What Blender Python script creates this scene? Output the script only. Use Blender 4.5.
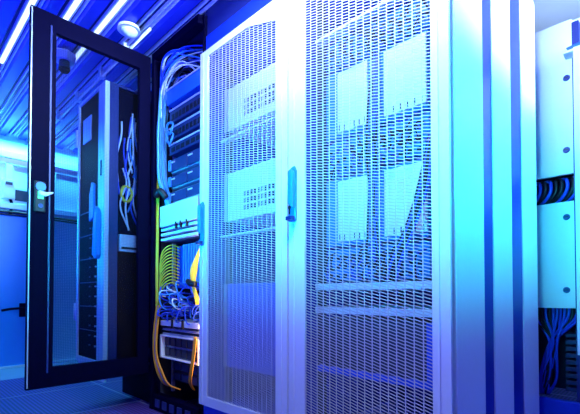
import bpy, bmesh, math, random
from mathutils import Vector, Matrix

for o in list(bpy.data.objects):
    bpy.data.objects.remove(o)
scn = bpy.context.scene
C = scn.collection
R = math.radians
random.seed(7)

# ------------------------------------------------------------------ camera
F_PX, YAW, PITCH, SHIFT = 399.0, R(44.3), R(1.2), 79.6
CAM = Vector((0.0, -1.234, 0.739))
fwd = Vector((-math.sin(YAW) * math.cos(PITCH), math.cos(YAW) * math.cos(PITCH), math.sin(PITCH)))
cright = Vector((math.cos(YAW), math.sin(YAW), 0))
cup = cright.cross(fwd)
cam_d = bpy.data.cameras.new('camera')
cam = bpy.data.objects.new('camera', cam_d)
C.objects.link(cam)
cam.matrix_world = Matrix((
    (cright.x, cup.x, -fwd.x, CAM.x),
    (cright.y, cup.y, -fwd.y, CAM.y),
    (cright.z, cup.z, -fwd.z, CAM.z),
    (0, 0, 0, 1)))
cam_d.sensor_width = 36.0
cam_d.lens = F_PX / 580 * 36.0
cam_d.shift_y = SHIFT / 580
cam_d.clip_start = 0.02
scn.camera = cam

# ------------------------------------------------------------------ colour management, world
scn.view_settings.view_transform = 'Standard'
scn.view_settings.look = 'None'
scn.view_settings.gamma = 1.0
scn.view_settings.exposure = 0.0
scn.view_settings.use_curve_mapping = False
w = bpy.data.worlds.new('world')
scn.world = w
w.use_nodes = True
w.node_tree.nodes['Background'].inputs[0].default_value = (0.0, 0.01, 0.1, 1)
w.node_tree.nodes['Background'].inputs[1].default_value = 0.2

# ------------------------------------------------------------------ lights
AZURE = (0.055, 0.40, 1.0)
DEEP = (0.012, 0.02, 1.0)
def area(name, loc, direction, sx, sy, power, col, spread=180):
    d = bpy.data.lights.new(name, 'AREA')
    d.shape = 'RECTANGLE'; d.size = sx; d.size_y = sy
    d.energy = power; d.color = col; d.spread = R(spread)
    o = bpy.data.objects.new(name, d); C.objects.link(o)
    o.location = loc
    o.rotation_euler = Vector(direction).to_track_quat('-Z', 'Y').to_euler()
    return o
WHITE_BLUE = (0.36, 0.58, 1.0)
CYAN = (0.0, 0.72, 1.0)
def point(name, loc, power, col, radius=0.08):
    d = bpy.data.lights.new(name, 'POINT'); d.energy = power; d.color = col; d.shadow_soft_size = radius
    o = bpy.data.objects.new(name, d); C.objects.link(o); o.location = loc
    return o
area('aisle_lamp_near', (-0.70, -0.50, 2.31), (0, 0, -1), 0.6, 0.2, 40, (0.50, 0.62, 1.0))
area('aisle_lamp_middle', (-1.55, -0.45, 2.31), (0, 0, -1), 0.5, 0.2, 12, WHITE_BLUE)
area('end_wall_cove_lamp', (-4.75, -0.8, 2.32), (0, 0, -1), 0.06, 2.4, 62, (0.06, 0.58, 1.0))  # unseen lamp, set close to the wall for a steep downward fade
point('rear_aisle_lamp', (0.30, 0.85, 2.12), 40, (0.26, 0.46, 1.0))
area('white_bar_front', (0.0, -2.32, 2.0), (0, 1, 0), 3.2, 0.08, 9, (0.55, 0.75, 1.0), 24)  # unseen fill added to whiten the upper fronts
area('white_bar_side', (1.92, 0.5, 2.12), (-1, 0, 0), 2.4, 0.08, 40, (0.55, 0.75, 1.0), 26)  # unseen fill added for the white band high on the rack side
area('cyan_bar_front', (-2.0, -2.32, 1.26), (0, 1, 0), 5.2, 0.10, 25, CYAN, 34)  # unseen fill added for the cyan band at mid height
area('cyan_bar_side', (1.92, 0.5, 1.36), (-1, 0, 0), 2.4, 0.10, 19, CYAN, 36)  # unseen cyan fill added for the rack side
area('blue_wall_wash', (-1.6, -2.30, 0.9), (0, 1, 0.12), 5.0, 1.2, 15, DEEP)  # unseen blue fill added to tint the rack fronts
area('blue_side_wash', (1.9, 0.2, 0.9), (-1, 0, 0.1), 3.0, 1.2, 13, DEEP)  # unseen blue fill added for the rack side and rear
area('blue_uplight', (-2.4, -2.1, 0.25), (0, 0.55, 1), 4.0, 0.3, 90, DEEP, 120)  # unseen fill added from below to turn the ceiling blue
area('open_rack_strip', (-1.937, 0.024, 0.72), (-1, -0.05, 0), 0.008, 0.9, 0.9, (1.0, 0.72, 0.35))  # hidden warm fill added to bring out the yellow cables

# ------------------------------------------------------------------ pixel rays (authoring aid: points on real planes)
def ray(px, py):
    return cright * ((px - 290) / F_PX) + cup * ((207 - py + SHIFT) / F_PX) + fwd
def on_y(px, py, y):
    d = ray(px, py); return CAM + d * ((y - CAM.y) / d.y)
def on_x(px, py, x):
    d = ray(px, py); return CAM + d * ((x - CAM.x) / d.x)
def on_z(px, py, z):
    d = ray(px, py); return CAM + d * ((z - CAM.z) / d.z)

# ------------------------------------------------------------------ materials
def mat(name, col, rough=0.4, metal=0.0, noise=0.0, nscale=30, bump=0.0, spec=0.5, emit=None, estr=0):
    m = bpy.data.materials.new(name); m.use_nodes = True
    nt = m.node_tree; b = nt.nodes['Principled BSDF']
    b.inputs['Base Color'].default_value = (*col, 1)
    b.inputs['Roughness'].default_value = rough
    b.inputs['Metallic'].default_value = metal
    b.inputs['Specular IOR Level'].default_value = spec
    if noise or bump:
        tc = nt.nodes.new('ShaderNodeTexCoord')
        n = nt.nodes.new('ShaderNodeTexNoise'); n.inputs['Scale'].default_value = nscale
        n.inputs['Detail'].default_value = 4
        nt.links.new(tc.outputs['Object'], n.inputs['Vector'])
        if noise:
            mx = nt.nodes.new('ShaderNodeMix'); mx.data_type = 'RGBA'
            mx.inputs[6].default_value = (*[c * (1 - noise) for c in col], 1)
            mx.inputs[7].default_value = (*[min(1, c * (1 + noise)) for c in col], 1)
            nt.links.new(n.outputs['Fac'], mx.inputs[0])
            nt.links.new(mx.outputs[2], b.inputs['Base Color'])
        if bump:
            bp = nt.nodes.new('ShaderNodeBump'); bp.inputs['Strength'].default_value = bump
            bp.inputs['Distance'].default_value = 0.002
            nt.links.new(n.outputs['Fac'], bp.inputs['Height'])
            nt.links.new(bp.outputs['Normal'], b.inputs['Normal'])
    if emit:
        b.inputs['Emission Color'].default_value = (*emit, 1)
        b.inputs['Emission Strength'].default_value = estr
    return m

M = {}
M['white'] = mat('white_powder_coat', (0.80, 0.80, 0.82), 0.38, noise=0.03, nscale=60)
M['mesh'] = mat('white_mesh_coat', (0.55, 0.55, 0.60), 0.5, spec=0.2)
M['interior'] = mat('blue_rack_interior', (0.006, 0.012, 0.36), 0.5, noise=0.2)
M['pale'] = mat('pale_device_metal', (0.72, 0.78, 0.82), 0.35, noise=0.05)
M['steel'] = mat('dull_steel', (0.45, 0.50, 0.58), 0.35, metal=0.3, noise=0.08)
M['black'] = mat('black_powder_coat', (0.002, 0.0015, 0.016), 0.5, noise=0.2, spec=0.02)
M['dark'] = mat('dark_interior', (0.03, 0.035, 0.06), 0.5, noise=0.2)
M['darkblue'] = mat('navy_panel', (0.02, 0.03, 0.16), 0.35, noise=0.1)
M['bluepaint'] = mat('blue_painted_trim', (0.01, 0.09, 0.75), 0.4, noise=0.1)
M['fascia'] = mat('royal_blue_fascia', (0.002, 0.035, 0.55), 0.4, noise=0.1)
M['chassis'] = mat('blue_chassis', (0.02, 0.20, 0.60), 0.35, noise=0.15)
M['device'] = mat('dark_device_front', (0.018, 0.035, 0.13), 0.35, noise=0.15)
M['deck_seam'] = mat('pale_deck_seam', (0.75, 0.80, 0.95), 0.3, noise=0.1)  # pale tone paints in rib edges catching light
M['deck_rib'] = mat('blue_deck_rib', (0.03, 0.05, 0.62), 0.3, metal=0.2, noise=0.12, nscale=8)  # brighter than the deck: light on the ribs put into the colour
M['deck'] = mat('blue_metal_deck', (0.008, 0.010, 0.14), 0.30, metal=0.35, noise=0.12, nscale=8)  # shade in the gaps between ribs put into the deck colour
M['wall'] = mat('painted_wall', (0.75, 0.78, 0.80), 0.5, noise=0.04, nscale=12, bump=0.05)
M['wallblue'] = mat('blue_painted_door', (0.05, 0.30, 0.80), 0.4, noise=0.05, nscale=12)
M['groove'] = mat('dark_blue_channel', (0.001, 0.012, 0.28), 0.3, noise=0.1)
M['handle'] = mat('grey_blue_handle', (0.02, 0.24, 0.60), 0.3)
M['keyhole'] = mat('black_keyhole', (0.004, 0.004, 0.01), 0.5)
M['cable_blue'] = mat('blue_cable', (0.015, 0.06, 0.60), 0.4)
M['cable_cyan'] = mat('light_blue_cable', (0.05, 0.28, 0.70), 0.4)
M['cable_sky'] = mat('sky_blue_cable', (0.12, 0.45, 0.80), 0.4)
M['cable_white'] = mat('white_cable', (0.75, 0.80, 0.85), 0.4)
M['cable_yellow'] = mat('yellow_cable', (1.0, 0.55, 0.01), 0.4)
M['cable_green'] = mat('yellow_green_cable', (0.80, 0.62, 0.03), 0.4)
M['cable_orange'] = mat('orange_cable', (0.95, 0.32, 0.01), 0.4)
M['cable_black'] = mat('black_cable', (0.006, 0.006, 0.012), 0.4)
M['screw'] = mat('dark_screw', (0.01, 0.02, 0.16), 0.35, metal=0.2)
M['led'] = mat('strip_led', (0.8, 0.9, 1), 0.4, emit=(0.75, 0.88, 1.0), estr=1.6)  # glow in place of bright highlights on the ribs
M['led_small'] = mat('status_led', (0.3, 0.5, 1), 0.4, emit=(0.25, 0.45, 1.0), estr=0.9)
M['green_led'] = mat('green_indicator', (0.1, 0.8, 0.2), 0.4, emit=(0.1, 0.9, 0.25), estr=0.9)
M['smoke'] = mat('white_plastic', (0.75, 0.78, 0.82), 0.35)

def floor_mat():
    m = bpy.data.materials.new('perforated_floor_tile'); m.use_nodes = True
    nt = m.node_tree; b = nt.nodes['Principled BSDF']
    tc = nt.nodes.new('ShaderNodeTexCoord')
    mp = nt.nodes.new('ShaderNodeMapping'); mp.inputs['Scale'].default_value = (42, 42, 42)
    v = nt.nodes.new('ShaderNodeTexVoronoi'); v.inputs['Randomness'].default_value = 0.0
    v.inputs['Scale'].default_value = 1.0
    cr = nt.nodes.new('ShaderNodeValToRGB')
    cr.color_ramp.elements[0].position = 0.30; cr.color_ramp.elements[0].color = (0.004, 0.005, 0.02, 1)
    cr.color_ramp.elements[1].position = 0.38; cr.color_ramp.elements[1].color = (0.13, 0.07, 0.34, 1)
    nt.links.new(tc.outputs['Object'], mp.inputs[0]); nt.links.new(mp.outputs[0], v.inputs['Vector'])
    nt.links.new(v.outputs['Distance'], cr.inputs[0]); nt.links.new(cr.outputs[0], b.inputs['Base Color'])
    b.inputs['Roughness'].default_value = 0.45
    return m
M['tile'] = floor_mat()
M['tile_plain'] = mat('plain_pale_floor_tile', (0.30, 0.32, 0.42), 0.4, noise=0.1, nscale=6)
M['seam'] = mat('pale_floor_seam', (0.30, 0.30, 0.45), 0.4)

def glass_mat():
    m = bpy.data.materials.new('tinted_glass'); m.use_nodes = True
    nt = m.node_tree; out = nt.nodes['Material Output']; nt.nodes.remove(nt.nodes['Principled BSDF'])
    tr = nt.nodes.new('ShaderNodeBsdfTransparent'); tr.inputs[0].default_value = (0.50, 0.58, 0.72, 1)
    gl = nt.nodes.new('ShaderNodeBsdfGlossy'); gl.inputs[0].default_value = (0.8, 0.85, 1, 1); gl.inputs[1].default_value = 0.30
    fr = nt.nodes.new('ShaderNodeFresnel'); fr.inputs[0].default_value = 1.12
    mx = nt.nodes.new('ShaderNodeMixShader')
    # fine dotted print on the pane
    tc = nt.nodes.new('ShaderNodeTexCoord')
    mp = nt.nodes.new('ShaderNodeMapping'); mp.inputs['Scale'].default_value = (110, 110, 110)
    v = nt.nodes.new('ShaderNodeTexVoronoi'); v.inputs['Randomness'].default_value = 0.0; v.inputs['Scale'].default_value = 1
    cr = nt.nodes.new('ShaderNodeValToRGB')
    cr.color_ramp.elements[0].position = 0.30; cr.color_ramp.elements[0].color = (0.90, 0.94, 0.98, 1)
    cr.color_ramp.elements[1].position = 0.45; cr.color_ramp.elements[1].color = (0.60, 0.66, 0.78, 1)
    nt.links.new(tc.outputs['Object'], mp.inputs[0]); nt.links.new(mp.outputs[0], v.inputs['Vector'])
    nt.links.new(v.outputs['Distance'], cr.inputs[0]); nt.links.new(cr.outputs[0], tr.inputs[0])
    nt.links.new(fr.outputs[0], mx.inputs[0]); nt.links.new(tr.outputs[0], mx.inputs[1])
    nt.links.new(gl.outputs[0], mx.inputs[2]); nt.links.new(mx.outputs[0], out.inputs[0])
    return m
M['glass'] = glass_mat()

# ------------------------------------------------------------------ builders
class MB:
    def __init__(self): self.v = []; self.f = []
    def box(self, a, b):
        x0, y0, z0 = [min(p, q) for p, q in zip(a, b)]; x1, y1, z1 = [max(p, q) for p, q in zip(a, b)]
        n = len(self.v)
        self.v += [(x0,y0,z0),(x1,y0,z0),(x1,y1,z0),(x0,y1,z0),(x0,y0,z1),(x1,y0,z1),(x1,y1,z1),(x0,y1,z1)]
        self.f += [tuple(n+i for i in q) for q in ((0,3,2,1),(4,5,6,7),(0,1,5,4),(1,2,6,5),(2,3,7,6),(3,0,4,7))]
        return self
    def prism(self, pts, axis, a, b):
        """pts: 2-D outline, extruded along axis from a to b"""
        n = len(self.v); k = len(pts)
        for s in (a, b):
            for p, q in pts:
                self.v.append({'x': (s, p, q), 'y': (p, s, q), 'z': (p, q, s)}[axis])
        self.f.append(tuple(n + i for i in range(k))[::-1]); self.f.append(tuple(n + k + i for i in range(k)))
        for i in range(k):
            j = (i + 1) % k
            self.f.append((n + i, n + j, n + k + j, n + k + i))
        return self
    def cyl(self, c, axis, r, length, seg=16, r2=None):
        c = Vector(c); ax = Vector(axis).normalized()
        u = ax.orthogonal().normalized(); v = ax.cross(u)
        n = len(self.v); r2 = r if r2 is None else r2
        for s, rr in ((0, r), (length, r2)):
            for i in range(seg):
                t = 2 * math.pi * i / seg
                self.v.append(tuple(c + ax * s + (u * math.cos(t) + v * math.sin(t)) * rr))
        self.f.append(tuple(n + i for i in range(seg))[::-1]); self.f.append(tuple(n + seg + i for i in range(seg)))
        for i in range(seg):
            j = (i + 1) % seg
            self.f.append((n + i, n + j, n + seg + j, n + seg + i))
        return self
    def dome(self, c, axis, r, h, seg=20, rings=6):
        c = Vector(c); ax = Vector(axis).normalized(); u = ax.orthogonal().normalized(); v = ax.cross(u)
        n = len(self.v)
        for k in range(rings):
            a = k / rings * math.pi / 2
            for i in range(seg):
                t = 2 * math.pi * i / seg
                self.v.append(tuple(c + ax * (h * math.sin(a)) + (u * math.cos(t) + v * math.sin(t)) * r * math.cos(a)))
        self.v.append(tuple(c + ax * h)); top = len(self.v) - 1
        self.f.append(tuple(n + i for i in range(seg))[::-1])
        for k in range(rings - 1):
            for i in range(seg):
                j = (i + 1) % seg
                self.f.append((n + k*seg + i, n + k*seg + j, n + (k+1)*seg + j, n + (k+1)*seg + i))
        for i in range(seg):
            self.f.append((n + (rings-1)*seg + i, n + (rings-1)*seg + (i+1) % seg, top))
        return self
    def tube(self, pts, r, seg=7, sub=5, closed=False):
        P = [Vector(p) for p in pts]
        path = []
        k = len(P)
        rng = k if closed else k - 1
        for i in range(rng):
            if closed: p0, p1, p2, p3 = P[(i-1) % k], P[i], P[(i+1) % k], P[(i+2) % k]
            else: p0, p1, p2, p3 = P[max(i-1,0)], P[i], P[i+1], P[min(i+2,k-1)]
            for s in range(sub):
                t = s / sub
                path.append(0.5*((2*p1) + (p2-p0)*t + (2*p0-5*p1+4*p2-p3)*t*t + (3*p1-p0-3*p2+p3)*t**3))
        if not closed: path.append(P[-1])
        n = len(self.v); m = len(path); u = None
        for i, p in enumerate(path):
            if closed: tg = (path[(i+1) % m] - path[i-1])
            else: tg = path[min(i+1, m-1)] - path[max(i-1, 0)]
            if tg.length < 1e-9: tg = Vector((0,0,1))
            tg.normalize()
            u = tg.orthogonal().normalized() if u is None else (u - tg * u.dot(tg))
            if u.length < 1e-6: u = tg.orthogonal()
            u.normalize(); v = tg.cross(u)
            for s in range(seg):
                a = 2 * math.pi * s / seg
                self.v.append(tuple(p + (u * math.cos(a) + v * math.sin(a)) * r))
        for i in range(m if closed else m - 1):
            for s in range(seg):
                j = (s + 1) % seg; i2 = (i + 1) % m
                self.f.append((n + i*seg + s, n + i*seg + j, n + i2*seg + j, n + i2*seg + s))
        if not closed:
            self.f.append(tuple(n + s for s in range(seg))[::-1])
            self.f.append(tuple(n + (m-1)*seg + s for s in range(seg)))
        return self
    def mesh(self, name):
        me = bpy.data.meshes.new(name); me.from_pydata(self.v, [], self.f); me.update(); return me
    def build(self, name, m, parent=None, bevel=0, smooth=False):
        me = self.mesh(name)
        if isinstance(m, str): m = M[m]
        me.materials.append(m)
        if smooth:
            for p in me.polygons: p.use_smooth = True
        o = bpy.data.objects.new(name, me); C.objects.link(o)
        if parent: o.parent = parent; 
        if parent: o.matrix_parent_inverse = parent_world(parent).inverted()
        if bevel:
            bv = o.modifiers.new('bevel', 'BEVEL'); bv.width = bevel; bv.segments = 2; bv.limit_method = 'ANGLE'
        return o
def parent_world(p):
    mw = p.matrix_basis.copy()
    if p.parent: mw = parent_world(p.parent) @ p.matrix_parent_inverse @ mw
    return mw
def tag(o, label, cat, group=None):
    o['label'] = label; o['category'] = cat
    if group: o['group'] = group
    return o
def thing(name, label, cat, loc=(0,0,0), group=None):
    o = bpy.data.objects.new(name, None); C.objects.link(o); o.location = loc
    return tag(o, label, cat, group)
def struct(o):
    o['kind'] = 'structure'; return o
def box(a, b): return MB().box(a, b)

# ================================================================== SETTING
X0, X1, Y0, Y1, ZC = -4.9, 2.0, -2.4, 2.7, 2.40
floor = struct(box((X0, Y0, -0.06), (X1, Y1, -0.012)).build('floor', 'dark'))
TX, TY = 0.75, 0.75
sx, sy = -2.71, 0.03
tile_me = None; plain_me = None
ix = -3
for i in range(-3, 7):
    for j in range(-4, 4):
        xa = sx + i * TX; ya = sy + j * TY
        x0, x1, y0, y1 = max(xa, X0), min(xa + TX, X1), max(ya, Y0), min(ya + TY, Y1)
        if x1 - x0 < 0.05 or y1 - y0 < 0.05: continue
        g = 0.006
        plain = xa + TX < sx - 0.8
        box((x0 + g, y0 + g, -0.012), (x1 - g, y1 - g, 0.0)).build('floor_tile', 'tile_plain' if plain else 'tile', floor)
for i in range(-2, 7):
    xa = sx + i * TX
    box((xa - g, Y0, -0.012), (xa + g, Y1, 0.0015)).build('floor_seam', 'seam', floor)
for j in range(-3, 4):
    ya = sy + j * TY
    for i in range(-3, 7):
        xa = max(sx + i * TX + g, X0); xb = min(sx + (i + 1) * TX - g, X1)
        box((xa, ya - g, -0.012), (xb, ya + g, 0.0015)).build('floor_seam', 'seam', floor)

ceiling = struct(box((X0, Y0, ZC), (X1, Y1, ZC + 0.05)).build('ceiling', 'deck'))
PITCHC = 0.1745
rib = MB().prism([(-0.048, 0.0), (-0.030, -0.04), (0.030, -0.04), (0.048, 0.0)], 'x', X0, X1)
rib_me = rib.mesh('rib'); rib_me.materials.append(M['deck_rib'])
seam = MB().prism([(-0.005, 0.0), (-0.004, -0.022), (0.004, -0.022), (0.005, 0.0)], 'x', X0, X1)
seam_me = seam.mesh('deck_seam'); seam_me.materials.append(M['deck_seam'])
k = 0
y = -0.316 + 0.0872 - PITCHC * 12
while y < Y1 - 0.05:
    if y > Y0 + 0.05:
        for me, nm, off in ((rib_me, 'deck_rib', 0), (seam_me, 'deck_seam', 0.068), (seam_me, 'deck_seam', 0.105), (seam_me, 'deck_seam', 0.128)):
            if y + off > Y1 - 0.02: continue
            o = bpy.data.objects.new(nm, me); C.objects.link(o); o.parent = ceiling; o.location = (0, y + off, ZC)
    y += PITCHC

wall_left = struct(box((X0 - 0.1, Y0, 0), (X0, Y1, ZC)).build('wall_left', 'wall'))
wall_right = struct(box((X1, Y0, 0), (X1 + 0.1, Y1, ZC)).build('wall_right', 'darkblue'))
wall_back = struct(box((X0, Y1, 0), (X1, Y1 + 0.1, ZC)).build('wall_back', 'wall'))
wall_front = struct(box((X0, Y0 - 0.1, 0), (X1, Y0, ZC)).build('wall_front', 'darkblue'))

# end wall details: cornice, battens, rail, lower door
XW = X0
zc = on_x(0, 150, XW).z
box((XW, Y0 + 0.02, 2.13), (XW + 0.06, Y1 - 0.02, 2.20)).build('cornice', 'wall', wall_left, 0.006)
box((XW, Y0 + 0.02, 2.07), (XW + 0.03, Y1 - 0.02, 2.13)).build('cornice', 'wall', wall_left, 0.004)
for px in (8.5, 52, -40):
    yb = on_x(px, 180, XW).y
    box((XW, yb - 0.03, 1.72), (XW + 0.035, yb + 0.03, 2.07)).build('batten', 'wall', wall_left, 0.004)
zr = on_x(10, 207, XW).z
rail = box((XW, Y0 + 0.02, zr - 0.03), (XW + 0.07, Y1 - 0.02, zr + 0.03)).build('wall_rail', 'wall', wall_left, 0.006)
ph = on_x(16, 310, XW)
door_1 = struct(box((XW + 0.001, ph.y - 0.95, 0.02), (XW + 0.03, ph.y + 0.30, zr - 0.06)).build('door_1', 'wallblue'))
door_1['label'] = 'bright blue lower door leaf in the end wall'
hb = box((XW + 0.03, ph.y + 0.02, ph.z - 0.07), (XW + 0.05, ph.y + 0.09, ph.z + 0.07)).build('handle_plate', 'black', door_1, 0.004)
MB().tube([(XW + 0.045, ph.y + 0.05, ph.z + 0.02), (XW + 0.09, ph.y + 0.04, ph.z + 0.02), (XW + 0.095, ph.y - 0.06, ph.z + 0.015), (XW + 0.09, ph.y - 0.14, ph.z)], 0.012).build('door_lever', 'black', door_1, smooth=True)
struct(box((XW, Y0 + 0.02, 0.0), (XW + 0.045, Y1 - 0.02, 0.02)).build('baseboard_left', 'wall'))

# wall box with display and dark vent on the end wall
p = on_x(7.5, 190, XW)
t = thing('wall_controller', 'pale wall controller box with dark display on the end wall', 'controller', (XW, p.y, p.z))
box((XW, p.y - 0.055, p.z - 0.10), (XW + 0.07, p.y + 0.055, p.z + 0.10)).build('body', 'smoke', t, 0.01)
box((XW + 0.068, p.y - 0.03, p.z + 0.04), (XW + 0.074, p.y + 0.03, p.z + 0.07)).build('display', 'dark', t)
MB().tube([(XW + 0.04, p.y + 0.02, p.z - 0.10), (XW + 0.05, p.y + 0.03, p.z - 0.16), (XW + 0.03, p.y + 0.02, p.z - 0.25)], 0.014).build('conduit', 'black', t, smooth=True)
p = on_x(21, 197, XW)
t = thing('wall_outlet_box', 'small framed dark socket box beside the pale controller', 'socket', (XW, p.y, p.z))
box((XW, p.y - 0.09, p.z - 0.085), (XW + 0.05, p.y + 0.09, p.z + 0.085)).build('body', 'smoke', t, 0.008)
box((XW + 0.048, p.y - 0.065, p.z - 0.055), (XW + 0.054, p.y + 0.065, p.z + 0.055)).build('socket_face', 'dark', t)
for dz, rr in ((-0.075, 0.012), (-0.10, 0.009)):
    tag(MB().tube([(XW + 0.075, Y0 + 0.1, zr + dz), (XW + 0.08, -0.9, zr + dz - 0.02), (XW + 0.075, -0.3, zr + dz + 0.012), (XW + 0.08, 0.4, zr + dz - 0.005)], rr).build('wall_cable', 'cable_black', smooth=True),
        'dark cable running just under the rail on the end wall', 'cable', 'wall cables under the rail')

# header above the white racks
tr1 = struct(box((-1.93, 0.05, 2.215), (-0.50, 0.09, 2.40)).build('trim_1', 'darkblue'))

struct(box((-1.6, 1.06, 2.34), (X1 - 0.01, Y1 - 0.01, 2.40)).build('trim_2', 'wall'))  # white soffit added to make the rear ceiling look bright
# ceiling fittings
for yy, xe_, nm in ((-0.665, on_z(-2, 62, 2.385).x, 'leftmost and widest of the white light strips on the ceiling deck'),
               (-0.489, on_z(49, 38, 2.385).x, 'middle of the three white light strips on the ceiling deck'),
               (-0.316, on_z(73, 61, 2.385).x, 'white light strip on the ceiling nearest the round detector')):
    t = thing('ceiling_strip_light', nm, 'strip light', (-2.6, yy, ZC - 0.006), 'ceiling strip lights')  # emissive strips stand in for bright rib flats of the deck
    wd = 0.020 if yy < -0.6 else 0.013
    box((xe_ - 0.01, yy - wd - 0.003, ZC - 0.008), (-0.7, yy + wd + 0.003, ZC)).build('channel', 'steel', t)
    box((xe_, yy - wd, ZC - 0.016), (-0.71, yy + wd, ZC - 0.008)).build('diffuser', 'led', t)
p = on_z(129, 31, 2.335)
t = thing('smoke_detector', 'round white smoke detector on the ceiling outside the glass door', 'smoke detector', (p.x, p.y, 2.40), 'ceiling detectors')
MB().cyl((p.x, p.y, 2.40), (0, 0, -1), 0.03, 0.045, 16).build('stem', 'dark', t)
MB().cyl((p.x, p.y, 2.355), (0, 0, -1), 0.062, 0.02, 24, 0.066).build('base', 'smoke', t, smooth=False)
MB().dome((p.x, p.y, 2.335), (0, 0, -1), 0.05, 0.035).build('dome', 'pale', t, smooth=True)
p = on_z(64, 59, 2.30)
t = thing('camera_unit', 'pale octagonal ceiling unit with dark camera dome behind the glass', 'camera', (p.x, p.y, 2.40), 'ceiling detectors')
MB().cyl((p.x, p.y, 2.40), (0, 0, -1), 0.02, 0.07, 12).build('stem', 'dark', t)
MB().cyl((p.x, p.y, 2.33), (0, 0, -1), 0.075, 0.05, 8, 0.06).build('housing', 'smoke', t)
MB().cyl((p.x + 0.01, p.y, 2.28), (0, 0, -1), 0.03, 0.05, 16, 0.034).build('camera_neck', 'dark', t, smooth=True)
MB().dome((p.x + 0.01, p.y, 2.23), (0, 0, -1), 0.034, 0.03).build('camera_dome', 'black', t, smooth=True)
t = thing('ceiling_conduit', 'thin pale conduit with clips along the ceiling near the racks', 'conduit', (-3.6, -0.13, 2.33))
MB().cyl((-4.85, -0.13, 2.335), (1, 0, 0), 0.009, 2.6, 10).build('pipe', 'smoke', t, smooth=True)
for xx in (-4.5, -4.0, -3.5, -3.0, -2.6):
    box((xx - 0.02, -0.15, 2.322), (xx + 0.02, -0.11, 2.40)).build('clip', 'smoke', t, 0.003)

# ================================================================== WHITE MESH RACKS
DZ0, DZ1 = 0.14, 2.09
NC, NR = 17, 0
CW, RH = 0.0317, 0.01150
def mesh_sheet(z0, z1, CW):
    """white sheet with slanted slots; origin at lower left, width NC*CW, thickness TH along +y"""
    nr = int((z1 - z0) / RH)
    TH = 0.0012; sl = 0.0090; bw = 0.0040; bh = 0.0031
    v = []; f = []
    def add(quad_out, quad_in):
        n = len(v)
        for yy in (0.0, TH):
            for (a, b) in quad_out + quad_in: v.append((a, yy, b))
        for i in range(4):
            j = (i + 1) % 4
            f.append((n + i, n + j, n + 4 + j, n + 4 + i))              # front ring
            f.append((n + 8 + j, n + 8 + i, n + 12 + i, n + 12 + j))    # back ring
            f.append((n + 4 + i, n + 4 + j, n + 12 + j, n + 12 + i))    # slot wall
    for c in range(NC):
        xa, xb = c * CW, (c + 1) * CW
        off = 0.0 if c % 2 == 0 else RH * 0.5
        for r in range(nr):
            zb = z0 + r * RH + off
            def zz(x, base): return base + sl * (xb - x) / CW
            out = [(xa, zz(xa, zb)), (xb, zz(xb, zb)), (xb, zz(xb, zb) + RH), (xa, zz(xa, zb) + RH)]
            a, b = xa + bw / 2, xb - bw / 2
            inn = [(a, zz(a, zb) + bh / 2), (b, zz(b, zb) + bh / 2), (b, zz(b, zb) + RH - bh / 2), (a, zz(a, zb) + RH - bh / 2)]
            add(out, inn)
        # blank closing strip at the top of the column
    me = bpy.data.meshes.new('mesh_sheet'); me.from_pydata(v, [], f); me.update()
    me.materials.append(M['mesh'])
    return me

def handle_parts(door, x, z, yf):
    """swing handle lying on the door stile; x,z centre, yf the stile face"""
    prof = [(-0.022, -0.115), (0.020, -0.115), (0.022, 0.10), (0.012, 0.122), (-0.010, 0.115), (-0.022, 0.09)]
    MB().prism([(x + a, z + b) for a, b in prof], 'y', yf - 0.012, yf).build('handle_plate', 'handle', door, 0.004)
    MB().prism([(x + a, z + b) for a, b in [(-0.006, -0.045), (0.019, -0.06), (0.021, 0.088), (0.010, 0.105), (-0.006, 0.095)]], 'y', yf - 0.034, yf - 0.012).build('handle_lever', 'handle', door, 0.005)
    kh = MB().cyl((x - 0.012, yf - 0.012, z - 0.055), (0, -1, 0), 0.0085, 0.003, 14)
    kh.box((x - 0.016, yf - 0.015, z - 0.085), (x - 0.008, yf - 0.012, z - 0.055))
    kh.build('keyhole', 'keyhole', door)
    box((x - 0.016, yf - 0.036, z - 0.113), (x + 0.02, yf - 0.012, z - 0.096)).build('handle_catch', 'screw', door, 0.003)

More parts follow.
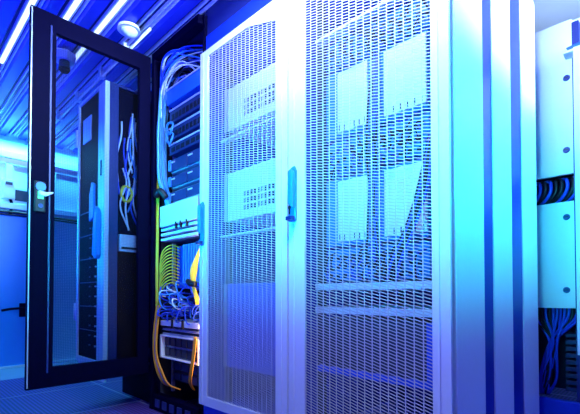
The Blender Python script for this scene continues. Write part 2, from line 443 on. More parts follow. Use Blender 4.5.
def white_rack(x0, x1, label, cut, hz, side):
    t = thing('server_rack', label, 'server rack', ((x0 + x1) / 2, 0.5, 0), 'white mesh-door racks')
    g = 0.004
    # carcass
    box((x0 + g, 0.03, 0), (x1 - g, 1.04, DZ0 - 0.01)).build('plinth', 'bluepaint', t, 0.004)
    fz = 2.21
    box((x0 + g, 0.035, DZ1 + 0.004), (x1 - g, 1.04, fz)).build('roof_fascia', 'fascia', t, 0.004)
    box((x0 + g, 1.02, DZ0 - 0.01), (x1 - g, 1.04, DZ1 + 0.004)).build('back_panel', 'interior', t)
    box((x0 + g, 0.05, DZ0 - 0.01), (x0 + 0.022, 1.02, DZ1 + 0.004)).build('side_panel', 'interior', t)
    if side:
        ys = [0.0, 0.293, 0.402, 0.633, 0.80, 1.05]
        for i in range(5):
            a, b = ys[i], ys[i + 1]
            if i % 2 == 0:
                box((x1 - 0.03, a + (0.036 if i == 0 else 0), 0.03), (x1, b, fz)).build('side_panel', 'white', t, 0.003)
            else:
                box((x1 - 0.03, a, 0.03), (x1 - 0.006, b, fz)).build('side_channel', 'groove', t)
    else:
        box((x1 - 0.022, 0.05, DZ0 - 0.01), (x1 - g, 1.02, DZ1 + 0.004)).build('side_panel', 'dark', t)
    # mounting posts
    for xx in (x0 + 0.03, x1 - 0.10):
        for yy in (0.16, 0.9):
            box((xx, yy, DZ0 - 0.01), (xx + 0.03, yy + 0.03, DZ1)).build('mounting_post', 'dark', t)
    # door: one frame mesh with sub-parts
    CW = 0.0325 if side else 0.0317
    mx0 = x0 + (0.097 if side else 0.078); mx1 = mx0 + NC * CW
    D = 0.012
    fr = MB()
    fr.box((x0 + g, 0, DZ0), (mx0, D, DZ1)); fr.box((mx1, 0, DZ0), (x1 - g, D, DZ1))
    fr.box((mx0, 0, DZ0), (mx1, D, DZ0 + 0.05)); fr.box((mx0, 0, DZ1 - 0.038), (mx1, D, DZ1))
    d = fr.build('door', 'white', t)
    z0m, z1m = DZ0 + 0.05, DZ1 - 0.038
    me = mesh_sheet(-0.018, z1m - z0m + 0.018, CW)
    o = bpy.data.objects.new('door_mesh', me); C.objects.link(o); o.location = (mx0, 0.004, z0m)
    o.parent = d; o['kind'] = 'stuff'
    if cut:   # solid gusset over the cut corner of the perforation
        zz = z1m
        MB().prism([(mx0 + 10.5 * CW, zz + 0.002), (mx1 + 0.002, zz + 0.002), (mx1 + 0.002, zz - 0.062)], 'y', 0.0005, 0.0035).build('corner_gusset', 'white', d)
    # raised inner and outer edge beads on the stiles
    box((x0 + g + 0.030, -0.003, DZ0 + 0.01), (x0 + g + 0.034, 0.0, DZ1 - 0.01)).build('edge_bead', 'white', d)
    box((x1 - 0.042, -0.003, DZ0 + 0.01), (x1 - 0.038, 0.0, DZ1 - 0.01)).build('edge_bead', 'white', d)
    handle_parts(d, x0 + 0.035, hz, 0.0)
    return t
XA, XB, XC, XD = -2.49, -1.912, -1.217, -0.504
white_rack(XB, XC, 'white mesh-door rack between the open cable rack and another mesh rack', True, 1.13, False)
white_rack(XC, XD, 'nearest white mesh-door rack, its side showing two dark blue channels', False, 1.17, True)

def zof(px, py, y): return on_y(px, py, y).z
# ---------------------------------------------------------------- contents of the white racks
def server(x0, x1, z0, z1, y, label, m='pale', vents=None, group=None, cat='server', ears=True, depth=0.6):
    t = thing('rack_server', label, cat, ((x0 + x1) / 2, y + depth / 2, z0), group)
    box((x0, y, z0), (x1, y + depth, z1)).build('chassis', m, t, 0.003)
    if ears:
        for a, b in ((x0 - 0.03, x0 - 0.001), (x1 + 0.001, x1 + 0.03)):
            box((a, y - 0.004, z0), (b, y + 0.0, z1)).build('rack_ear', 'steel', t)
    if vents:
        vx0, vx1, vz0, vz1, nx, nz = vents
        h = MB()
        for i in range(nx):
            for j in range(nz):
                cx = vx0 + (vx1 - vx0) * (i + 0.5) / nx; cz = vz0 + (vz1 - vz0) * (j + 0.5) / nz
                wx = (vx1 - vx0) / nx * 0.28; wz = (vz1 - vz0) / nz * 0.36
                h.box((cx - wx, y - 0.002, cz - wz), (cx + wx, y + 0.002, cz + wz))
        o = h.build('vent_slots', 'keyhole', t); o['kind'] = 'stuff'
    return t
ix0, ix1 = XB + 0.10, XC - 0.13
server(ix0, ix1, 1.66, 1.90, 0.12, 'pale vented server highest behind the mesh door next to the open rack', vents=(ix0 + 0.14, ix1 - 0.02, 1.70, 1.80, 11, 3), group='servers behind the mesh')
server(ix0, ix1, 1.15, 1.42, 0.12, 'pale vented server at handle height behind the farther mesh door', vents=(ix0 + 0.14, ix1 - 0.02, 1.19, 1.30, 11, 3), group='servers behind the mesh')
server(ix0, ix1, 0.34, 0.80, 0.12, 'wide blue blank unit low behind the farther mesh door', m='bluepaint', group='servers behind the mesh', cat='server')
for zz, lb in ((1.60, 'thin pale shelf under the highest server behind the mesh'), (1.06, 'thin pale shelf under the handle-height server behind the mesh')):
    tag(box((ix0 - 0.03, 0.09, zz), (ix1 + 0.03, 0.13, zz + 0.009)).build('rack_shelf', 'pale', bevel=0.002), lb, 'shelf', 'rack shelves')

jx0, jx1 = XC + 0.10, XD - 0.14
def blade_chassis(z0, z1, y, label):
    t = thing('blade_chassis', label, 'chassis', ((jx0 + jx1) / 2, y + 0.3, z0), 'blade chassis behind the mesh')
    box((jx0, y + 0.012, z0), (jx1, y + 0.55, z1)).build('body', 'chassis', t, 0.003)
    wtot = jx1 - jx0
    for a, b in ((0.15, 0.47), (0.63, 1.0)):
        xa, xb = jx0 + wtot * a, jx0 + wtot * b
        box((xa, y, z0 + 0.015), (xb, y + 0.012, z1 - 0.015)).build('cover_plate', 'pale', t, 0.003)
        h = MB()
        for i in range(6):
            h.box((xa + (xb - xa) * (i + 0.42) / 6, y - 0.0015, z0 + 0.022), (xa + (xb - xa) * (i + 0.58) / 6, y + 0.0015, z0 + 0.045))
        h.build('vent_slots', 'keyhole', t)['kind'] = 'stuff'
    return t
blade_chassis(1.42, 1.71, 0.13, 'higher pale double chassis behind the nearest mesh door')
blade_chassis(0.95, 1.24, 0.13, 'lower pale double chassis behind the nearest mesh door, beside the handle')
for zz, lb in ((0.76, 'upper of two pale shelf bars low behind the nearest mesh door'), (0.66, 'lower of two pale shelf bars low behind the nearest mesh door')):
    tag(box((jx0 - 0.03, 0.10, zz), (jx1 + 0.03, 0.6, zz + 0.028)).build('rack_shelf', 'pale', bevel=0.002), lb, 'shelf', 'rack shelves')
t = thing('storage_unit', 'dark storage unit with bright blue rim at the bottom of the nearest rack', 'storage unit', ((jx0 + jx1) / 2, 0.4, 0.42))
box((jx0, 0.13, 0.43), (jx1, 0.7, 0.64)).build('body', 'dark', t, 0.003)
box((jx0 - 0.03, 0.115, 0.405), (jx1 + 0.03, 0.7, 0.43)).build('bottom_rim', 'bluepaint', t)
box((jx1 + 0.002, 0.115, 0.43), (jx1 + 0.03, 0.16, 0.64)).build('end_rim', 'bluepaint', t)
tag(box((jx0 - 0.03, 0.10, 1.86), (jx1 + 0.03, 0.14, 1.872)).build('rack_shelf', 'pale', bevel=0.002), 'pale shelf bar at the very top behind the nearest mesh door', 'shelf', 'rack shelves')

COLOUR = {'cable_black': 'black', 'cable_blue': 'dark blue', 'cable_cyan': 'mid blue', 'cable_sky': 'light blue', 'cable_white': 'white', 'cable_yellow': 'yellow', 'cable_green': 'yellow green', 'cable_orange': 'orange'}
def cable(pts, r, m, label, group, name='cable', sub=5):
    label = label.format(COLOUR[m])
    return tag(MB().tube(pts, r, 6, sub).build(name, m, smooth=True), label, 'cable', group)
for z0_, z1_, lb in ((1.26, 1.405, 'blue patch panel between the two pale double chassis behind the mesh'), (0.80, 0.935, 'blue patch panel under the lower pale chassis behind the mesh'), (1.73, 1.85, 'blue patch panel above the higher pale chassis behind the mesh')):
    q = thing('patch_panel', lb, 'patch panel', ((jx0 + jx1) / 2, 0.4, z0_), 'patch panels behind the nearest mesh')  # panels added so the background around the chassis looks bright
    box((jx0, 0.15, z0_), (jx1, 0.5, z1_)).build('body', 'chassis', q, 0.003)
    for i in range(12):
        for j in range(3):
            xa = jx0 + 0.012 + (jx1 - jx0 - 0.02) * i / 12; za = z0_ + 0.012 + (z1_ - z0_ - 0.02) * j / 3
            box((xa, 0.147, za), (xa + 0.018, 0.15, za + 0.016)).build('port', 'keyhole', q)
rnd = random.Random(11)
def patch(n, zlo, zhi, zmin, label, group):
    for i in range(n):
        xa = rnd.uniform(jx0 + 0.02, jx1 + 0.01); z0 = rnd.uniform(zlo, zhi); dx = rnd.uniform(-0.09, 0.09)
        xb = min(max(xa + dx, jx0), jx1 + 0.02); z1 = max(zmin, z0 - rnd.uniform(0.03, 0.11)); yy = rnd.uniform(0.09, 0.12)
        cable([(xa, 0.147, z0), (xa + dx * 0.2, yy, z0 - 0.012), (xb - dx * 0.2, yy, z1 + 0.005), (xb, 0.14, z1)], 0.0034,
              rnd.choice(['cable_black', 'cable_black', 'cable_blue', 'cable_cyan']), label, group)
patch(40, 1.76, 1.84, 1.71, 'short {} patch cable drooping above the higher chassis behind the nearest mesh', 'patch cables above the higher chassis')
patch(44, 1.30, 1.40, 1.24, 'short {} patch cable drooping between the two pale chassis behind the mesh', 'patch cables between the chassis')
patch(36, 0.84, 0.93, 0.80, 'short {} patch cable drooping under the lower chassis behind the nearest mesh', 'patch cables under the lower chassis')
xm = jx0 + (jx1 - jx0) * 0.545
for i in range(9):
    xa = xm + rnd.uniform(-0.025, 0.025)
    cable([(xa, 0.135, 1.72), (xa + rnd.uniform(-.015, .015), 0.115, 1.5), (xa + rnd.uniform(-.02, .02), 0.11, 1.25), (xa + rnd.uniform(-.02, .02), 0.115, 1.05), (xa + rnd.uniform(-.04, .04), 0.125, 0.86)],
          0.0042, rnd.choice(['cable_black', 'cable_black', 'cable_blue']), 'long {} cable hanging down the middle of the nearest rack behind mesh', 'middle cable run behind the mesh')
for i in range(5):
    a = i * 0.009
    cable([(jx1 + 0.035 - a * 0.3, 0.10, 1.30), (jx1 + 0.03 - a, 0.075, 1.12), (jx1 - 0.02 - a, 0.075, 0.98), (jx1 - 0.08 - a * 1.3, 0.08, 0.86), (jx1 - 0.11 - a * 1.5, 0.11, 0.795)],
          0.005, 'cable_black' if i % 3 else 'cable_blue', '{} cable curving down by the right stile behind the nearest mesh', 'curved cables behind the nearest mesh')

# ================================================================== OPEN CABLE RACK
ZO = 2.34
t = thing('open_cable_rack', 'tall black open rack full of cables with its glass door swung out', 'server rack', ((XA + XB) / 2, 0.5, 0))
rackO = t
box((XA, 0.0, 0.0), (XA + 0.035, 0.06, ZO)).build('post', 'black', t, 0.003)
box((XB - 0.022, 0.03, 0.0), (XB - 0.004, 0.07, ZO)).build('post', 'black', t, 0.003)
box((XA + 0.035, 0.0, ZO - 0.05), (XB - 0.022, 0.06, ZO)).build('top_rail', 'black', t, 0.003)
box((XA, 0.06, 0.0), (XA + 0.015, 0.95, ZO)).build('side_panel', 'dark', t)
box((XB - 0.015, 0.07, 0.0), (XB - 0.004, 0.95, ZO)).build('side_panel', 'dark', t)
box((XA + 0.015, 0.93, 0.0), (XB - 0.015, 0.95, ZO)).build('back_panel', 'dark', t)
box((XA + 0.015, 0.06, ZO - 0.02), (XB - 0.015, 0.93, ZO)).build('roof', 'dark', t)
box((XA + 0.035, 0.005, 0.0), (XB - 0.022, 0.06, 0.10)).build('plinth', 'black', t, 0.003)
for i in range(5):
    box((XA + 0.08 + i * 0.09, -0.002, 0.025), (XA + 0.13 + i * 0.09, 0.005, 0.075)).build('plinth_slot', 'darkblue', t)
for xx in (XA + 0.056, XB - 0.043):
    box((xx, 0.125, 0.10), (xx + 0.018, 0.145, ZO - 0.05)).build('mounting_rail', 'steel', t)

# open glass door, hinged on the left post, swung out towards the aisle
DW, DT = 0.69, 0.032
dz0 = on_x(24, 391, XA).z; dz1 = on_x(31, 4, XA).z
print('door z', dz0, dz1, 'hinge y px', on_x(150, 200, XA), on_x(28, 200, XA))
dx0, dx1 = XA - DT, XA
fr = MB()
SW, SR = 0.125, 0.075
fr.box((dx0, -DW, dz0), (dx1, -DW + SW, dz1)); fr.box((dx0, -0.006 - SR, dz0), (dx1, -0.006, dz1))
fr.box((dx0, -DW + SW, dz1 - 0.10), (dx1, -0.006 - SR, dz1)); fr.box((dx0, -DW + SW, dz0), (dx1, -0.006 - SR, dz0 + 0.11))
door = fr.build('glass_door', 'black', t)
door['label'] = 'black framed glass door leaf swung open'
box((dx0 + 0.012, -DW + SW - 0.01, dz0 + 0.10), (dx0 + 0.018, -0.006 - SR + 0.01, dz1 - 0.09)).build('glass_pane', 'glass', door)
box((dx1, -DW + SW - 0.03, dz0 + 0.08), (dx1 + 0.004, -DW + SW - 0.022, dz1 - 0.07)).build('frame_bead', 'darkblue', door)
box((dx1, -DW + 0.002, dz0 + 0.01), (dx1 + 0.003, -DW + 0.008, dz1 - 0.01)).build('frame_bead', 'steel', door)
for zz in (0.35, 1.15, 2.05):
    MB().cyl((dx1 - 0.006, -0.003, zz - 0.04), (0, 0, 1), 0.009, 0.08, 12).build('hinge', 'black', door, smooth=True)
p = on_x(40, 197, XA)
box((dx1, p.y - 0.03, p.z - 0.085), (dx1 + 0.014, p.y + 0.025, p.z + 0.085)).build('lock_plate', 'keyhole', door, 0.006)
MB().cyl((dx1 + 0.014, p.y, p.z + 0.055), (1, 0, 0), 0.024, 0.006, 20).build('lock_ring', 'handle', door, smooth=False)
box((dx1 + 0.014, p.y - 0.014, p.z - 0.012), (dx1 + 0.017, p.y + 0.014, p.z + 0.028)).build('lock_indicator', 'green_led', door)
MB().prism([(p.y - 0.012, p.z + 0.005), (p.y + 0.02, p.z + 0.000), (p.y + 0.058, p.z + 0.024), (p.y + 0.056, p.z + 0.032), (p.y + 0.02, p.z + 0.024), (p.y - 0.012, p.z + 0.030)], 'x', dx1 + 0.018, dx1 + 0.036).build('lock_lever', 'smoke', door, 0.004)
MB().cyl((dx1 + 0.014, p.y, p.z - 0.05), (1, 0, 0), 0.012, 0.004, 16).build('lock_cylinder', 'screw', door)

# ---------------------------------------------------------------- devices in the open rack
ox0, ox1 = XA + 0.115, XB - 0.055
def zo(py, px=180): return zof(px, py, 0.08)
def slab(py0, py1, m, label, y=0.07, ports=0, name='rack_server', cat='server'):
    z1, z0 = zo(py0), zo(py1)
    q = thing(name, label, cat, ((ox0 + ox1) / 2, 0.4, z0), 'devices in the open rack')
    box((ox0, y, z0), (ox1, 0.6, z1)).build('chassis', m, q, 0.003)
    box((ox0, y - 0.006, z1 - 0.010), (ox1, y, z1 - 0.002)).build('front_lip', 'pale', q)
    for i in range(ports):
        xa = ox0 + 0.03 + (ox1 - ox0 - 0.06) * i / ports; wv = (ox1 - ox0 - 0.06) / ports * 0.7
        box((xa, y - 0.003, z0 + (z1 - z0) * 0.2), (xa + wv, y, z0 + (z1 - z0) * 0.6)).build('port', 'keyhole', q)
    return q
slab(86, 102, 'chassis', 'light blue slab device highest in the open cable rack', 0.05)
slab(106, 120, 'device', 'dark network switch with ports just under the light blue slab', ports=8, name='network_switch', cat='switch')
slab(124, 137, 'device', 'dark network switch with ports beside the cable coil', ports=8, name='network_switch', cat='switch')
slab(141, 152, 'device', 'dark network switch just above the bay of drive boxes', ports=6, name='network_switch', cat='switch')
# drive boxes: 3 rows of 2
for r, (a, b) in enumerate(((156, 170), (173, 186), (189, 201))):
    z1, z0 = zo(a), zo(b)
    q = thing('drive_box', ['dark double-drawer drive box, top of three in the open rack', 'dark double-drawer drive box, middle of three in the open rack', 'dark double-drawer drive box directly above the white tray unit'][r], 'drive box', ((ox0 + ox1) / 2, 0.4, z0), 'devices in the open rack')
    box((ox0, 0.085, z0), (ox1, 0.6, z1)).build('chassis', 'steel', q, 0.003)
    xm_ = ox0 + (ox1 - ox0) * 0.52
    for xa, xb in ((ox0 + 0.008, xm_ - 0.004), (xm_ + 0.004, ox1 - 0.008)):
        dr = box((xa, 0.072, z0 + 0.008), (xb, 0.085, z1 - 0.008)).build('drawer', 'device', q, 0.002)
        box((xa + 0.01, 0.068, z1 - 0.03), (xa + 0.06, 0.072, z1 - 0.022)).build('drawer_handle', 'pale', dr)
    box((ox0 + 0.0, 0.06, z0 + 0.01), (ox0 + 0.03, 0.072, z1 - 0.01)).build('latch_block', 'cable_cyan', q, 0.003)
# white tray unit
z1, z0 = zo(205), zo(241)
q = thing('white_tray_unit', 'white tray unit with slotted lower edge in the open rack', 'tray unit', ((ox0 + ox1) / 2, 0.3, z0), 'devices in the open rack')
zs = z0 + (z1 - z0) * 0.42
box((ox0 - 0.03, 0.02, zs), (ox1 + 0.005, 0.6, z1)).build('cover', 'white', q, 0.004)
for i in range(3):
    za = z0 + (zs - z0) * i / 3
    box((ox0 - 0.03, 0.03, za + 0.006), (ox1 + 0.005, 0.55, za + (zs - z0) / 3 - 0.008)).build('slot_bar', 'pale', q, 0.002)
box((ox0 - 0.02, 0.06, z0), (ox1, 0.5, zs)).build('slot_backing', 'dark', q)
for f_ in (0.42, 0.55, 0.72):
    xa = ox0 + (ox1 - ox0) * f_
    box((xa, 0.014, zs - 0.03), (xa + 0.010, 0.03, zs + 0.012)).build('tray_latch', 'keyhole', q, 0.002)
# ribbed blue patch panel
z1, z0 = zo(244), zo(288)
q = thing('ribbed_patch_panel', 'blue vertically ribbed panel between the yellow cable bundles', 'patch panel', ((ox0 + ox1) / 2, 0.3, z0), 'devices in the open rack')
box((ox0, 0.13, z0), (ox1, 0.6, z1)).build('body', 'cable_blue', q, 0.003)
for i in range(7):
    xa = ox0 + 0.11 + i * 0.030
    box((xa, 0.105, z0 + 0.03), (xa + 0.018, 0.13, z1)).build('rib', 'cable_cyan', q, 0.003)
# lower white shelf with slots and grid panel
z1, z0 = zo(321), zo(331)
q = thing('white_slotted_shelf', 'white slotted shelf under the blue cable tangle', 'shelf', ((ox0 + ox1) / 2, 0.3, z0), 'devices in the open rack')
box((ox0 - 0.03, 0.03, z0 + 0.03), (ox1 + 0.01, 0.55, z1)).build('shelf_plate', 'white', q, 0.003)
for i in range(2):
    box((ox0 - 0.02, 0.04, z0 - 0.03 + i * 0.03), (ox1, 0.5, z0 - 0.015 + i * 0.03)).build('slot_bar', 'steel', q, 0.002)
for f_ in (0.3, 0.6):
    xa = ox0 + (ox1 - ox0) * f_
    box((xa, 0.02, z0 + 0.02), (xa + 0.012, 0.03, z1 + 0.01)).build('shelf_latch', 'keyhole', q)
z1, z0 = zo(337), zo(358)
q = thing('grid_drive_bay', 'dark grid of drive bays in a white frame, low in the open rack', 'drive bay', ((ox0 + ox1) / 2, 0.3, z0), 'devices in the open rack')
box((ox0 - 0.02, 0.07, z0), (ox1, 0.55, z1)).build('body', 'steel', q)
fr = MB(); e = 0.008
fr.box((ox0 - 0.036, 0.03, z0 - e), (ox1 + 0.008, 0.065, z0)); fr.box((ox0 - 0.036, 0.03, z1), (ox1 + 0.008, 0.065, z1 + e))
fr.box((ox0 - 0.036, 0.03, z0), (ox0 - 0.02, 0.065, z1)); fr.box((ox1 - 0.006, 0.03, z0), (ox1 + 0.008, 0.065, z1))
fr.build('frame', 'white', q, 0.002)
for i in range(6):
    for j in range(2):
        xa = ox0 - 0.014 + (ox1 - ox0) * i / 6; xb = xa + (ox1 - ox0) / 6 - 0.014
        za = z0 + (z1 - z0) * j / 2 + 0.006; zb = za + (z1 - z0) / 2 - 0.014
        box((xa, 0.055, za), (xb, 0.07, zb)).build('drive', 'dark', q, 0.002)
z1, z0 = zo(363), zo(384)
q = thing('lower_drive_bay', 'dim row of dark drive bays at the foot of the open rack', 'drive bay', ((ox0 + ox1) / 2, 0.3, z0), 'devices in the open rack')
box((ox0, 0.12, z0), (ox1, 0.55, z1)).build('body', 'dark', q)
for i in range(4):
    for j in range(2):
        xa = ox0 + 0.01 + (ox1 - ox0 - 0.02) * i / 4
        box((xa, 0.105, z0 + 0.01 + j * (z1 - z0) * 0.5), (xa + 0.08, 0.12, z0 + (z1 - z0) * (0.42 + 0.5 * j))).build('drive', 'device', q, 0.002)

# ---------------------------------------------------------------- cables of the open rack
rnd = random.Random(5)
cxl = XA + 0.06
for i in range(44):        # arcs at the top
    za = rnd.uniform(2.06, 2.272); xa = XA + 0.05 + rnd.uniform(0, 0.05); xb = rnd.uniform(XA + 0.25, XB - 0.06)
    pk = za + rnd.uniform(0.0, 0.08); yy = rnd.uniform(0.02, 0.10)
    cable([(xa, yy + 0.01, za - rnd.uniform(0.1, 0.25)), (xa + 0.02, yy, za - 0.03), ((xa * 2 + xb) / 3, yy - 0.01, min(pk, 2.265)), ((xa + 2 * xb) / 3, yy + 0.01, min(pk + 0.02, 2.272)), (xb, yy + 0.10, min(za + rnd.uniform(-0.06, 0.08), 2.272))],
          rnd.uniform(0.004, 0.0065), rnd.choice(['cable_blue', 'cable_blue', 'cable_cyan', 'cable_white', 'cable_white', 'cable_black', 'cable_black']), 'looping {} cable in the tangle at the top of the open rack', 'top cable tangle')
for i in range(18):        # thick left bundle
    a = rnd.uniform(0, 0.045); b = rnd.uniform(-0.01, 0.06)
    zt = rnd.uniform(1.9, 2.15)
    cable([(XA + 0.05 + a, 0.03 + b, zt), (XA + 0.045 + a * .9, 0.02 + b, 1.85), (XA + 0.048 + a * .8, 0.02 + b, 1.65), (XA + 0.055 + a, 0.02 + b, 1.5), (XA + 0.10 + a * 1.2, 0.035 + b * .6, 1.38), (XA + 0.125 + a * .5, 0.06, 1.28 + a)],
          0.0065, rnd.choice(['cable_sky', 'cable_sky', 'cable_cyan']), '{} cable in the thick bundle along the left post', 'left cable bundle')
for i in range(4):         # yellow drop by the left post
    a = i * 0.008
    cable([(XA + 0.045 + a, 0.03, 1.62 - a * 8), (XA + 0.042 + a, 0.022, 1.35), (XA + 0.045 + a, 0.02, 1.1), (XA + 0.042 + a, 0.02, 0.85), (XA + 0.05 + a, 0.02, 0.62)],
          0.0035, 'cable_yellow' if i % 2 == 0 else 'cable_green', 'thin {} cable dropping straight along the left post', 'straight yellow cables')
zc_ = zo(133)
for k_, dz in enumerate((0.03, -0.035)):
    c0 = Vector((XA + 0.185, 0.035, zc_ + dz))
    tag(MB().tube([c0 + Vector((0.034 * math.cos(a), 0.006 * math.sin(2 * a), 0.036 * math.sin(a))) for a in [k * math.pi / 5 for k in range(10)]], 0.007, 7, 4, True).build('cable_coil', 'cable_cyan', smooth=True),
        ['upper of two small light blue cable coils beside the switches', 'lower of two small light blue cable coils beside the switches'][k_], 'cable coil', 'small cable coils')
tag(MB().tube([(XA + 0.05, 0.02, zo(188)), (XA + 0.08, 0.0, zo(193)), (XA + 0.12, 0.005, zo(190)), (XA + 0.15, 0.03, zo(197))], 0.022, 8, 5).build('cable_clamp', 'cable_black', smooth=True), 'black cable strap by the left post above the white tray', 'cable strap')
# green-yellow fans left and right of the ribbed panel
for i in range(13):
    f_ = i / 12
    za = zo(247) - f_ * 0.24
    col = rnd.choice(['cable_yellow', 'cable_green', 'cable_green'])
    cable([(ox0 + 0.09 - 0.01 * f_, 0.10, za), (ox0 + 0.06, 0.055, za + 0.015), (ox0 + 0.015, 0.03, za - 0.01), (ox0 - 0.02 - 0.01 * rnd.random(), 0.025, za - 0.06), (ox0 - 0.035, 0.03, za - 0.16)],
          0.0036, col, '{} cable in the fan left of the ribbed blue panel', 'left yellow cable fan')
for i in range(20):
    f_ = i / 19; r1 = rnd.uniform(-0.012, 0.012)
    col = rnd.choice(['cable_yellow', 'cable_yellow', 'cable_green'])
    cable([(ox1 - 0.005 + r1, 0.09 + r1, zo(240, 192) - 0.02 * f_), (ox1 - 0.02 + r1, 0.045, zo(255, 192)), (ox1 - 0.05 + r1 * 1.2, 0.03 + r1, zo(272, 192)), (ox1 - 0.045 + r1, 0.03, zo(288, 192)), (ox1 - 0.015 + r1, 0.045 + r1, zo(303, 192) - 0.02 * f_)],
          0.0042, col, '{} cable in the gathered bundle right of the ribbed blue panel', 'right yellow cable bundle')
tag(MB().tube([(ox1 - 0.085, 0.02, zo(282, 192)), (ox1 - 0.045, 0.008, zo(284, 192)), (ox1 - 0.01, 0.02, zo(285, 192))], 0.018, 8, 4).build('cable_strap', 'cable_black', smooth=True), 'black strap around the yellow cable bundle', 'cable strap')
for i in range(46):        # blue tangle
    xa = rnd.uniform(ox0 - 0.03, ox1 - 0.02); za = rnd.uniform(zo(318), zo(286)); dx = rnd.uniform(-0.13, 0.13); dz = rnd.uniform(-0.07, 0.07)
    xb = min(max(xa + dx, ox0 - 0.04), ox1 + 0.005); zb = min(max(za + dz, zo(319)), zo(284)); yy = rnd.uniform(0.0, 0.07)
    cable([(xa, 0.115, za), ((2 * xa + xb) / 3, yy, za + rnd.uniform(-.02, .04)), ((xa + 2 * xb) / 3, yy + 0.01, zb + rnd.uniform(-.03, .03)), (xb, 0.11, zb)],
          0.0042, rnd.choice(['cable_blue', 'cable_blue', 'cable_blue', 'cable_cyan', 'cable_white']), '{} cable in the tangle above the white slotted shelf', 'blue cable tangle')
for i in range(8):         # orange loops at the foot, left
    a = i * 0.011
    cable([(XA + 0.055 + a * .6, 0.02, zo(305, 160)), (XA + 0.045 + a * .6, 0.005, zo(330, 160)), (XA + 0.055 + a * .6, 0.0, zo(352, 162)), (XA + 0.10 + a, -0.002, zo(368, 166)), (XA + 0.16 + a, 0.01, zo(380, 170)), (XA + 0.23 + a, 0.05, zo(386, 176))],
          0.0045, ['cable_orange', 'cable_yellow', 'cable_orange', 'cable_orange', 'cable_blue'][i % 5], '{} cable looping down the left foot of the rack', 'left foot cable loops')
for i in range(5):
    a = i * 0.006
    cable([(ox1 + 0.01 - a, 0.015, zo(335, 195)), (ox1 + 0.008 - a, 0.005, zo(352, 195)), (ox1 - 0.005 - a, 0.0, zo(366, 193)), (ox1 - 0.035 - a, 0.01, zo(378, 190)), (ox1 - 0.06 - a, 0.05, zo(386, 188))],
          0.0034, ['cable_orange', 'cable_orange', 'cable_yellow'][i % 3], '{} cable looping down the right foot of the rack', 'right foot cable loops')

# ================================================================== CABINET STANDING IN FOR A REFLECTION IN THE GLASS DOOR
nx0, nx1, nyf, nz0, nz1 = -3.07, -2.575, -0.265, 0.28, 2.10
t = thing('network_cabinet', 'white edged cabinet with dark glazed front seen through the glass door', 'cabinet', ((nx0 + nx1) / 2, 0.2, 0))
box((nx0 + 0.02, 0.06, 0.0), (nx1 - 0.02, 0.70, 0.265)).build('plinth', 'black', t, 0.004)
box((nx0 + 0.01, nyf + 0.012, 0.19), (nx1 - 0.01, nyf + 0.03, 0.278)).build('skirt', 'white', t, 0.004)
box((nx1 - 0.11, nyf, nz0), (nx1, nyf + 0.03, nz1)).build('post', 'white', t, 0.004)
box((nx0, nyf, nz0), (nx0 + 0.025, nyf + 0.03, nz1)).build('post', 'white', t, 0.004)
box((nx0 + 0.025, nyf, nz1 - 0.02), (nx1 - 0.11, nyf + 0.03, nz1)).build('top_rail', 'white', t)
box((nx0 + 0.025, nyf, nz0), (nx1 - 0.11, nyf + 0.03, nz0 + 0.035)).build('bottom_rail', 'white', t)
box((nx0 + 0.025, nyf + 0.012, nz0 + 0.035), (nx1 - 0.11, nyf + 0.02, nz1 - 0.02)).build('dark_front', 'black', t)
box((nx0, nyf + 0.03, nz1 - 0.015), (nx1, 0.70, nz1)).build('roof', 'darkblue', t)
box((nx0, nyf + 0.03, nz0), (nx0 + 0.012, 0.70, nz1 - 0.015)).build('side_panel', 'darkblue', t)
box((nx0 + 0.012, 0.68, nz0), (nx1 - 0.012, 0.70, nz1 - 0.015)).build('back_panel', 'darkblue', t)
box((nx0 + 0.012, nyf + 0.03, nz0 - 0.012), (nx1 - 0.012, 0.68, nz0)).build('bottom_panel', 'darkblue', t)
box((nx1 - 0.012, nyf + 0.03, nz0), (nx1, nyf + 0.085, nz1 - 0.015)).build('side_stile', 'darkblue', t)
box((nx1 - 0.030, nyf + 0.085, nz0), (nx1 - 0.020, 0.68, nz1 - 0.015)).build('side_panel', 'black', t)
for j in range(15):
    for i in range(2):
        box((nx1 - 0.26 + i * 0.10, nyf + 0.004, 0.40 + j * 0.065), (nx1 - 0.235 + i * 0.10, nyf + 0.012, 0.410 + j * 0.065)).build('status_light', 'steel' if i else 'device', t)
for j in range(6):
    box((nx0 + 0.04, nyf + 0.006, 0.5 + j * 0.16), (nx1 - 0.12, nyf + 0.012, 0.506 + j * 0.16)).build('front_seam', 'device', t)
pl = on_y(86, 130, nyf)
box((pl.x - 0.07, nyf + 0.004, pl.z - 0.085), (pl.x + 0.08, nyf + 0.012, pl.z + 0.085)).build('label_plate', 'pale', t, 0.003)
pq = on_y(99, 233, nyf)
MB().prism([(pq.x - 0.03, pq.z - 0.14), (pq.x + 0.02, pq.z - 0.17), (pq.x + 0.04, pq.z - 0.15), (pq.x + 0.045, pq.z + 0.12), (pq.x + 0.02, pq.z + 0.16), (pq.x - 0.012, pq.z + 0.08)], 'y', nyf - 0.035, nyf).build('door_handle', 'handle', t, 0.008)
pq = on_y(93, 203, nyf)
MB().prism([(pq.x - 0.05, pq.z - 0.12), (pq.x + 0.03, pq.z - 0.10), (pq.x + 0.035, pq.z + 0.12), (pq.x - 0.01, pq.z + 0.14), (pq.x - 0.045, pq.z + 0.06)], 'y', nyf - 0.01, nyf + 0.012).build('front_plate', 'handle', t, 0.006)
for zz in (1.86, 0.62):
    MB().cyl((nx0 - 0.012, nyf + 0.005, zz - 0.06), (0, 0, 1), 0.016, 0.12, 12).build('hinge', 'white', t, smooth=True)
box((nx1 - 0.065, nyf - 0.003, 1.50), (nx1 - 0.045, nyf, 1.60)).build('post_slot', 'keyhole', t)
rnd = random.Random(3)
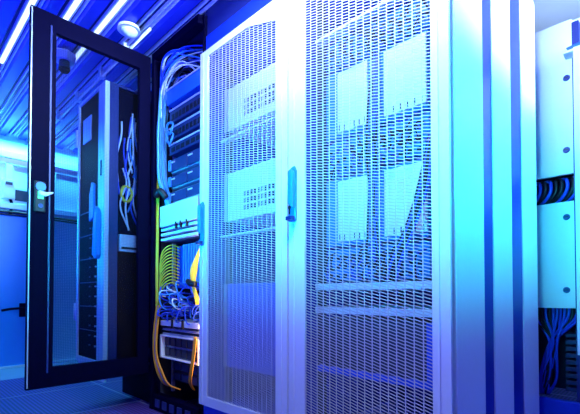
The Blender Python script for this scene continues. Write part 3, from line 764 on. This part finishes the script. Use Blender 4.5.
for i in range(16):
    yy = rnd.uniform(nyf + 0.10, -0.03); zt = rnd.uniform(1.55, 1.95)
    cable([(nx1 - 0.015, yy, zt), (nx1 - 0.008, yy + rnd.uniform(-.03, .03), zt - 0.1), (nx1 - 0.008, yy + rnd.uniform(-.05, .05), zt - 0.25), (nx1 - 0.014, min(-0.02, yy + rnd.uniform(-.05, .05)), zt - 0.4)],
          0.006, rnd.choice(['cable_blue', 'cable_cyan', 'cable_blue', 'cable_white']), '{} cable hanging on the cabinet side behind the glass door', 'cables on the cabinet side')
tag(MB().tube([(nx1 - 0.010, -0.12 + 0.035 * math.cos(a), 1.40 + 0.05 * math.sin(a)) for a in [k * math.pi / 5 for k in range(10)]], 0.010, 7, 4, True).build('cable_coil', 'cable_green', smooth=True), 'green cable coil hanging on the cabinet side behind glass', 'cable coil')
t2 = thing('small_white_unit', 'small white unit mounted on the cabinet side behind the glass door', 'unit', (nx1, -0.1, 1.05))  # added as the mirror image of the tray in the open rack
box((nx1 - 0.020, -0.17, 1.02), (nx1 + 0.012, -0.05, 1.13)).build('body', 'white', t2, 0.004)
box((nx1 + 0.012, -0.16, 1.035), (nx1 + 0.015, -0.06, 1.05)).build('slot', 'keyhole', t2)

# ================================================================== REAR CABINET (right edge)
RY = 1.18
rx0, rx1 = -0.75, 0.35
zt1 = on_y(538, 32, RY).z
print('rear top z', zt1)
t = thing('rear_cabinet', 'white cabinet with cable openings standing behind the nearest rack', 'cabinet', (0, 1.6, 0))
c1 = (on_y(556, 176, RY).z, on_y(556, 203, RY).z)
c2 = (on_y(556, 308, RY).z, on_y(556, 399, RY).z)
xe = on_y(574, 200, RY).x
print('cutouts', c1, c2, xe)
fr = MB()
fr.box((rx0, RY, c1[0]), (xe, RY + 0.02, zt1)); fr.box((rx0, RY, c2[0]), (xe, RY + 0.02, c1[1]))
fr.box((rx0, RY, c1[1]), (-0.60, RY + 0.02, c1[0]))
fr.build('front_plate', 'white', t)
box((rx0, RY - 0.02, 0.0), (rx1, RY + 0.02, c2[1])).build('plinth', 'bluepaint', t, 0.004)
box((rx0, RY + 0.30, c2[1]), (rx1, RY + 0.32, zt1)).build('back_panel', 'dark', t)
box((rx0, RY + 0.02, zt1 - 0.02), (rx1, RY + 0.30, zt1)).build('roof', 'white', t)
box((rx0, RY + 0.02, c2[1]), (rx0 + 0.02, RY + 0.30, zt1 - 0.02)).build('side_panel', 'dark', t)
box((xe, RY, c2[1]), (xe + 0.03, RY + 0.30, zt1 - 0.02)).build('divider', 'darkblue', t)
for i, py in enumerate((78, 150, 217, 290)):
    p = on_y(566.5, py, RY)
    s = MB().cyl((p.x, RY, p.z), (0, -1, 0), 0.016, 0.008, 16, 0.013).build('screw', 'screw', t)
    MB().box((p.x - 0.01, RY - 0.0095, p.z - 0.002), (p.x + 0.01, RY - 0.008, p.z + 0.002)).build('screw_slot', 'keyhole', s)
# framed door in front of it at the picture's right edge
dy = 1.08
dxa = on_y(575.3, 200, dy).x
dzb, dzt = on_y(577, 355, dy).z, on_y(577, 46, dy).z
print('rear door', dxa, dzb, dzt)
fr = MB(); fw = 0.03
zmid = on_y(577, 200, dy).z
fr.box((dxa, dy, dzb), (dxa + fw, dy + 0.03, dzt)); fr.box((0.32, dy, dzb), (0.35, dy + 0.03, dzt))
fr.box((dxa + fw, dy, dzb), (0.32, dy + 0.03, dzb + fw)); fr.box((dxa + fw, dy, zmid), (0.32, dy + 0.03, dzt))
fd = fr.build('framed_door', 'white', t)
box((dxa + fw, dy + 0.012, dzb + fw), (0.32, dy + 0.02, zmid)).build('door_panel', 'darkblue', fd)
ph_ = on_y(569, 52, RY)
MB().prism([(ph_.x - 0.012, ph_.z + 0.020), (ph_.x + 0.05, ph_.z + 0.028), (ph_.x + 0.05, ph_.z - 0.03), (ph_.x + 0.012, ph_.z - 0.028)], 'y', RY - 0.015, RY).build('hinge_bracket', 'bluepaint', t, 0.004)
box((ph_.x - 0.015, RY - 0.07, dzt + 0.0), (0.35, RY - 0.001, dzt + 0.012)).build('top_bar', 'white', t, 0.003)
rnd = random.Random(9)
zcm = (c1[0] + c1[1]) / 2; hh = c1[0] - c1[1]
for i in range(9):
    xa = -0.56 + i * 0.024
    cable([(xa - 0.05, RY + 0.06, c1[1] + 0.006), (xa - 0.01, RY + 0.03, c1[1] + 0.2 * hh), (xa + 0.015, RY + 0.02, zcm), (xa + 0.01, RY + 0.03, c1[0] - 0.15 * hh), (xa - 0.02, RY + 0.08, c1[0] - 0.006)],
          0.009, ['cable_black', 'cable_blue', 'cable_black', 'cable_blue', 'cable_black'][i % 5], '{} cable curving inside the small upper opening of the rear cabinet', 'cables in the upper opening')
for i in range(14):
    xa = -0.57 + i * 0.016; xm_ = -0.47 + rnd.uniform(-0.02, 0.02)
    cable([(xa, RY + 0.05, c2[0] + 0.05), (xa, RY + 0.04, c2[0] - 0.05), (xm_, RY + 0.03 + 0.02 * rnd.random(), (c2[0] + c2[1]) / 2 + 0.05), (xm_ - 0.03 + rnd.uniform(-.03, .03), RY + 0.05, c2[1] + 0.1), (xm_ - 0.05, RY + 0.07, c2[1] + 0.005)],
          0.007, rnd.choice(['cable_blue', 'cable_blue', 'cable_black']), '{} cable gathered in the tall lower opening of the rear cabinet', 'cables in the lower opening')
for i in range(9):
    zz = c2[1] + 0.03 + i * 0.035
    box((xe - 0.06, RY + 0.09, zz), (xe - 0.002, RY + 0.2, zz + 0.022)).build('slot_block', 'device', t, 0.002)
